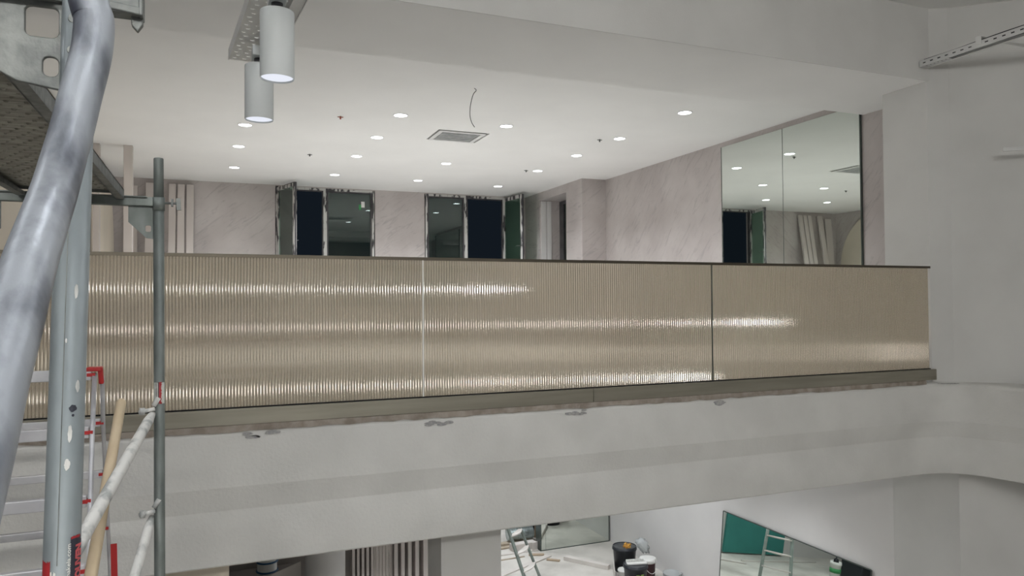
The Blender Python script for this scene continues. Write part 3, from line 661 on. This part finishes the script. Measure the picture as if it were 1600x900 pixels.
# ================================================================== STEP LADDER BEHIND THE SCAFFOLD
ld = thing('step_ladder', (-.9,4.0,FZ), 'aluminium step ladder with red plastic caps behind the scaffold', 'ladder')
F = [V(-.500,3.884,-.316),V(-.480,3.665,-.547),V(-.457,3.445,-.792),V(-.431,3.223,-1.002)]
K_ = [V(-.475,3.93,-.335),V(-.505,4.216,-.585),V(-.513,4.389,-.876),V(-.514,4.504,-1.188),V(-.514,4.619,-1.503)]
fe = F[3]+(F[3]-F[2])*13.0; ke = K_[4]+(K_[4]-K_[3])*9.0
fe = V(-.33,2.0,-4.0)
for dx in (0,-1.0):
    obj('front_stile', tube(B(), [p+V(dx,0,0) for p in F]+[V(-.20+dx,1.9,-4.50)], .0135, 4), M['alu'], ld, label=None)
    obj('rear_stile', tube(B(), [p+V(dx,0,0) for p in K_]+[V(-.50+dx,5.25,-4.50)], .0135, 4), M['alu'], ld)
def rung(c, h=.045, d=.028):
    r_ = obj('rung', bar(B(), c+V(-.012,0,0), c+V(-.99,0,0), d, h, (0,1,0)), M['alu'], ld, .004)
    obj('rung_plug', bar(B(), c+V(-.030,0,0), c+V(.004,0,0), d+.008, .015, (0,1,0)), M['red'], r_)
for p in F: rung(p+V(0,0,-.0), .05)
for p in K_[1:]: rung(p, .04)
bm = B(); bar(bm, V(-.535,3.905,-.292), V(-.472,3.905,-.292), .075, .018, (0,1,0)); bar(bm, V(-.478,3.89,-.285), V(-.474,3.90,-.36), .03, .02, (0,1,0)); obj('hinge_cap', bm, M['red'], ld, .004)
obj('brace_strap', bar(B(), V(-.475,4.4,-1.25), V(-.470,4.42,-1.56), .03, .006, (1,0,0)), M['red'], ld, label='red strap')
tag(obj('broom_handle', tube(B(), [V(-.328,3.2,-.411)+V(0,.745,.40).normalized()*t for t in (.075,.065,-.9,-1.8)], [.015,.018,.018,.018], 24), M['wood']), 'pale wooden pole leaning between ladder and scaffold tube', 'pole')

# ================================================================== LOWER ROOM THINGS
rm = thing('slat_screen', (1.8,8.1,FZ), 'row of vertical white slats on the lower back wall left of the pillar', 'slat screen')
edges = [(1.397,1.426),(1.448,1.474),(1.498,1.525),(1.549,1.577),(1.600,1.625),(1.854,1.892),(1.930,1.969),(2.008,2.046),(2.089,2.130),(2.18,2.25)]
obj('backing', box(B(), (1.30,8.10,FZ), (2.40,8.14,LC-.03)), M['slat_back'], rm)
for a_, b_ in edges: obj('slat', box(B(), (a_,8.0,FZ), (b_,8.10,LC-.03)), M['slat'], rm)
obj('infill_panel', box(B(), (1.64,8.05,FZ), (1.845,8.10,LC-.03)), M['board'], rm)
for k in range(5): obj('slat', box(B(), (1.66+k*.037,8.04,FZ), (1.675+k*.037,8.05,LC-.03)), M['slat'], rm)
tag(obj('round_column', lathe(B(), (1.07,7.7,0), [(.20,FZ),(.20,LC-.025)], 48), M['white_wall']), 'round white column left of the slats on the lower floor', 'column')
struct('wall_left', box(B(), (.12,8.75,FZ), (1.0,8.9,LC)), M['slat_back'])
tag(obj('plinth', box(B(), (.12,8.0,FZ), (.86,8.74,-2.93)), M['slat_back'], bevel=.01), 'dark grey boxed plinth in the lower left bay', 'plinth')
tag(obj('plaster_board', prism(B(), [(.25,7.95,-3.6),(.86,7.95,-3.6),(.86,7.95,-2.66),(.25,7.95,-2.86)], (0,.012,0)), M['board']), 'white board standing in front of the dark plinth', 'board')
bk = thing('blue_rimmed_tub', (.55,8.30,-2.93), 'pale tub with blue rims standing on the dark plinth', 'tub')
obj('tub_body', lathe(B(), (.55,8.30,-2.93), [(.085,.0),(.10,.03),(.10,.24)], 28), M['white_plastic'], bk)
for z in (.018,.10,.2): obj('rim', lathe(B(), (.55,8.30,-2.93+z), [(.112,0),(.116,.008),(.112,.016)], 28), M['blue'], bk)

def bucket(name, c, r, h, m, label, cat='bucket', lid=None, group='buckets and pots on the lower floor', taper=.82, lidm=None):
    t = thing(name, c, label, cat, group)
    obj('bucket_body', lathe(B(), c, [(r*taper,0),(r*.97,h*.86),(r*1.04,h*.87),(r*1.04,h*.93),(r,h*.94),(r,h),(r*.95,h),(r*.93,h*.90)], 36), m, t)
    if lidm: obj('lid', lathe(B(), Vector(c)+V(0,0,h*.955), [(r*.96,0),(r*.96,h*.02)], 32), lidm, t)
    return t
b1 = bucket('bucket', (6.50,10.95,FZ), .20, .42, M['black'], 'large black bucket topped with yellow rubble by the right wall', lidm=M['black2'])
rb = thing('rubble_pile', (6.50,10.93,FZ+.41), 'heap of yellow foam crumbs lying on the black bucket', 'rubble')
for k in range(16):
    x = 6.51+random.gauss(0,.035); y = 10.9+random.gauss(0,.045); s = random.uniform(.012,.03); z = FZ+.412
    obj('crumb', bar(B(), (x-s,y,z+.012), (x+s,y+random.uniform(-.03,.03),z+.012+random.uniform(0,.02)), s, s*.9), M['yellow'], rb)
b2 = bucket('bucket', (6.24,10.18,FZ), .19, .40, M['black'], 'black bucket with printed front and white brush on its lid', lidm=M['black2'])
for (du, z0, hh, ww, mm) in ((.02,.10,.18,.012,'lime'),(.05,.26,.02,.04,'lime'),(-.10,.24,.012,.06,'text_white'),(.12,.27,.014,.05,'lime'),(-.09,.16,.008,.05,'text_white'),(.11,.14,.008,.05,'lime')):
    a = -.9+du*5; obj('print', bar(B(), V(6.24+.187*math.sin(a+.35),10.18-.187*math.cos(a+.35),FZ+z0), V(6.24+.189*math.sin(a+.35),10.18-.189*math.cos(a+.35),FZ+z0+hh), ww, .006, (math.cos(a+.35),math.sin(a+.35),0)), M[mm], b2)
br = thing('brush', (6.26,10.20,FZ+.40), 'white block brush lying on the printed black bucket', 'brush', None)
obj('brush_block', bar(B(), (6.09,10.19,FZ+.412), (6.40,10.11,FZ+.412), .07, .025), M['white_plastic'], br, .004)
for k in range(11):
    t_ = k/10; obj('bristle_tuft', box(B(), (6.10+.26*t_,10.21-.06*t_,FZ+.425), (6.115+.26*t_,10.24-.06*t_,FZ+.465)), M['white_plastic'], br)
b3 = bucket('bucket', (6.62,10.42,FZ), .125, .36, M['maroon'], 'white rimmed maroon paint bucket behind the printed black one', taper=.92, lidm=M['white_plastic'])
obj('rim_band', lathe(B(), (6.62,10.42,FZ+.30), [(.133,0),(.135,.03),(.133,.065),(.12,.066)], 32), M['white_plastic'], b3)
obj('handle', tube(B(), [(6.62+.135*math.sin(a),10.42-.135*math.cos(a)-.01,FZ+.29-.14*math.sin((a+1.2)/2.4*math.pi)) for a in [-1.2+.2*k for k in range(13)]], .004, 8), M['white_plastic'], b3)
bucket('pot', (6.20,9.65,FZ), .115, .26, M['white_plastic'], 'small white pot in front of the printed black bucket', 'pot')
bucket('pot', (6.30,10.62,FZ), .11, .16, M['white_plastic'], 'small white pot beside the left foot of the black buckets', 'pot')
# plastic bag
bm = B(); bmesh.ops.create_icosphere(bm, subdivisions=3, radius=1)
for v in bm.verts:
    n_ = 1+.30*math.sin(v.co.x*9+v.co.z*5)*math.cos(v.co.y*8+v.co.z*4)+.12*math.sin(v.co.z*17+v.co.x*11); v.co = V(6.66+v.co.x*.11*n_, 10.62+v.co.y*.09*n_, FZ+.50+v.co.z*.11*n_-v.co.x*.06)
for f in bm.faces: f.smooth = True
tag(obj('plastic_bag', bm, M['clear']), 'crumpled clear plastic bag on top of the buckets', 'bag')
tag(obj('clear_tub', lathe(B(), (6.91,10.15,FZ), [(.13,0),(.15,.16),(.155,.17),(.145,.172),(.125,.02)], 28), M['clear']), 'low clear plastic tub on the floor right of the buckets', 'tub')
# A-frame ladder
al = thing('leaning_ladder', (4.4,10.7,FZ), 'grey metal ladder with white treads leaning in the lower room', 'ladder')
LB_, LT, RB_, RT = V(4.46,10.11,FZ), V(3.775,11.13,-1.69), V(4.83,10.47,FZ), V(3.90,11.27,-1.69)
obj('stile', bar(B(), LB_, LT, .055, .025), M['ladder_green'], al); obj('stile', bar(B(), RB_, RT, .055, .025), M['ladder_green'], al)
for z in [-4.31+.25*k for k in range(10)]:
    t_ = (z-FZ)/(-1.69-FZ); p, q = LB_+(LT-LB_)*t_, RB_+(RT-RB_)*t_; e = (q-p); fr = V(e.y,-e.x,0).normalized()
    obj('tread', prism(B(), [p-fr*.02]+[p+e*u+fr*(.02+.05*math.sin(math.pi*u)) for u in (0,.12,.25,.4,.5,.6,.75,.88,1)]+[q-fr*.02], (0,0,.02)), M['board'], al)
# boards, planks, offcuts
def plank(a, b, wd, th, m, label, group='boards and offcuts on the lower floor', cat='board', name='board'):
    return tag(obj(name, bar(B(), a, b, wd, th), m, bevel=.003), label, cat, group)
plank((4.30,11.45,FZ+.012), (5.62,12.10,FZ+.012), .11, .022, M['board'], 'white strip lying diagonally under the stepladder')
plank((5.80,11.82,FZ+.035), (6.28,11.10,FZ+.035), .10, .07, M['board'], 'white boxed trim length lying toward the buckets')
plank((6.12,10.62,FZ+.07), (6.34,11.06,FZ+.07), .012, .14, M['board'], 'white trim piece standing on edge beside the buckets')
plank((5.50,11.93,FZ+.012), (5.68,11.78,FZ+.012), .07, .024, M['brown'], 'brown wood offcut at the end of the white strip', name='offcut')
plank((5.30,12.28,FZ+.012), (5.56,12.18,FZ+.012), .08, .024, M['brown'], 'brown wood offcut close to the mirror edge', name='offcut')
plank((4.0,12.46,FZ+.01), (5.56,12.46,FZ+.01), .05, .02, M['board'], 'white threshold strip across the far opening')
plank((4.0,12.20,FZ+.008), (5.2,12.24,FZ+.008), .03, .016, M['plank'], 'thin lath lying in front of the threshold')
plank((4.6,12.98,FZ+.02), (5.70,13.0,FZ+.02), .14, .04, M['plank'], 'long plank beneath the foil duct')
plank((4.8,12.78,FZ+.012), (5.4,12.84,FZ+.012), .10, .025, M['plank'], 'short plank tilted across the long one')
plank((4.6,13.9,FZ+.03), (6.2,14.1,FZ+.03), .14, .06, M['plank'], 'thick plank behind the foil duct')
plank((5.10,12.62,FZ+.06), (5.58,12.66,FZ+.06), .16, .12, M['board'], 'pale plasterboard box in the far opening', cat='box', name='box')
plank((5.44,12.44,FZ+.08), (5.57,12.50,FZ+.08), .02, .15, M['board'], 'tilted plasterboard sheet next to the pale box')
t = thing('foil_duct', (5.43,13.0,FZ+.05), 'shiny foil ventilation duct lying in the far opening', 'duct')
dpts = [(5.18+.50*k/28, 13.02-.04*k/28, FZ+.19) for k in range(29)]
obj('duct_tube', tube(B(), dpts, [.125+(.004 if k % 2 else 0) for k in range(29)], 24), M['duct'], t)
tag(obj('black_cabinet', box(B(), (5.76,13.20,FZ), (6.15,13.6,FZ+1.2)), M['black'], bevel=.01), 'dark cabinet standing in the far opening', 'cabinet')
tag(obj('brown_panel', prism(B(), [(5.80,13.15,FZ),(5.88,13.15,FZ),(5.86,13.165,FZ+.20),(5.82,13.165,FZ+.23)], (0,.02,0)), M['brown']), 'brown offcut leaning on the dark cabinet', 'offcut')
# things mostly seen in the leaning mirror
tag(obj('teal_board', box(B(), (2.80,12.09,FZ+.03), (4.32,12.14,-2.4)), M['teal']), 'large teal board on the lower back wall, seen in the leaning mirror', 'board')
gb = bucket('bucket', (3.05,10.5,FZ), .10, .40, M['white_plastic'], 'white bucket with a green band, seen in the leaning mirror')
obj('print_band', lathe(B(), (3.05,10.5,FZ+.20), [(.098,0),(.100,.08)], 28), M['green'], gb)
obj('stirrer', tube(B(), [(3.05,10.5,FZ+.38),(3.05,10.5,FZ+.44),(3.05,10.5,FZ+.46),(3.05,10.5,FZ+.67),(3.05,10.5,FZ+.69)], [.05,.04,.012,.012,.035], 14), M['black'], gb)

plank((4.25,11.62,FZ+.012), (2.2,11.80,FZ+.012), .05, .022, M['board'], 'thin white strip on the floor before the teal board')
tag(obj('black_tool_box', box(B(), (2.10,10.35,FZ), (2.55,10.85,FZ+.58)), M['black'], bevel=.03), 'black equipment case at the edge of the leaning mirror reflection', 'case')
# ================================================================== OTHER LAMPS, WITH LIGHTS ADDED BEHIND THE VIEWER
_rows = {3.0:'nearest the balcony',2.4:'nearest the balcony',2.6:'nearest the balcony',.2:'in the middle row',-.2:'in the middle row',-3:'in the rear row'}
for i, (x,y) in enumerate(((-2.4,3.0),(.2,2.4),(2.4,2.6),(-2.4,.2),(.6,-.2),(3.2,.2),(-2.4,-3),(.6,-3),(3.2,-3))):
    downlight(x, y, 2.893, .16, M['led_atrium'], 'round hall ceiling light %s, %s, above the view' % (_rows[y], ('left','centre','right')[i % 3]), 'hall ceiling lights', 'ceiling_light', beam=W_HALL)
for x, y in ((3.1,6.7),(3.0,8.6),(5.6,7.4),(3.4,10.4),(5.9,9.6),(5.2,11.4)):
    downlight(x, y, -1.664, .10, M['led_lower'], 'round ceiling light of the lower room, hidden by the balcony edge', 'lower room ceiling lights', 'ceiling_light', beam=W_LOWER)
for x, y in ((4.6,13.4),(6.0,14.9)):
    downlight(x, y, LC-.06, .10, M['led_lower'], 'round ceiling light of the room behind, hidden by the balcony edge', 'far room ceiling lights', 'ceiling_light', beam=W_LOWER)
struct('ceiling', box(B(), (2.6,12.72,LC-.058), (7.3,15.9,LC+.1)), M['ceiling'])
for cx, z, wd, h, lab, mm in ((-3.4,.31,1.2,.06,'small left','streak_sharp'),(2.9,-.44,1.1,.10,'middle','streak_mid'),(6.3,-1.08,1.6,.34,'rightmost low','streak_soft'),(1.2,-1.60,1.2,.14,'lowest','streak_mid'),(-2.8,2.40,1.2,.5,'upper left','fill_high'),(-.4,2.40,1.2,.5,'upper middle','fill_high'),(1.75,2.40,1.2,.5,'upper right','fill_high')):  # added panels: low ones streak the glass, upper ones fill the atrium
    t = thing('added_light', (cx,-4.30,z), lab+' added light panel on the rear hall wall, out of view', 'light', 'added light panels on the rear wall')
    obj('housing', box(B(), (cx-wd/2-.02,-4.398,z-h/2-.02), (cx+wd/2+.02,-4.34,z+h/2+.02)), M['white_metal'], t)
    obj('lens', box(B(), (cx-wd/2,-4.3395,z-h/2), (cx+wd/2,-4.335,z+h/2)), M[mm], t)
dark_panes = bpy.data.objects.new('added_dark_panes', None); COL.objects.link(dark_panes); dark_panes.location = (.6,-4.39,-.8); dark_panes['kind'] = 'structure'  # unseen dark panels added so the reeded glass reflects dark patches
obj('pane', box(B(), (-.6,-4.399,-.90), (1.9,-4.385,-.42)), M['black'], dark_panes); bm = B(); fixed_frame(bm,-.66,1.96,-.94,-.38,-4.399,-4.37,.05); obj('window_frame', bm, M['frame_dark'], dark_panes)
obj('pane', box(B(), (-.9,-4.399,-1.40), (1.4,-4.385,-1.08)), M['black'], dark_panes)

# ------------------------------------------------------------------ lift everything to the lower floor datum
for o in SC.objects:
    if o.parent is None and o is not cam: o.location.z += H
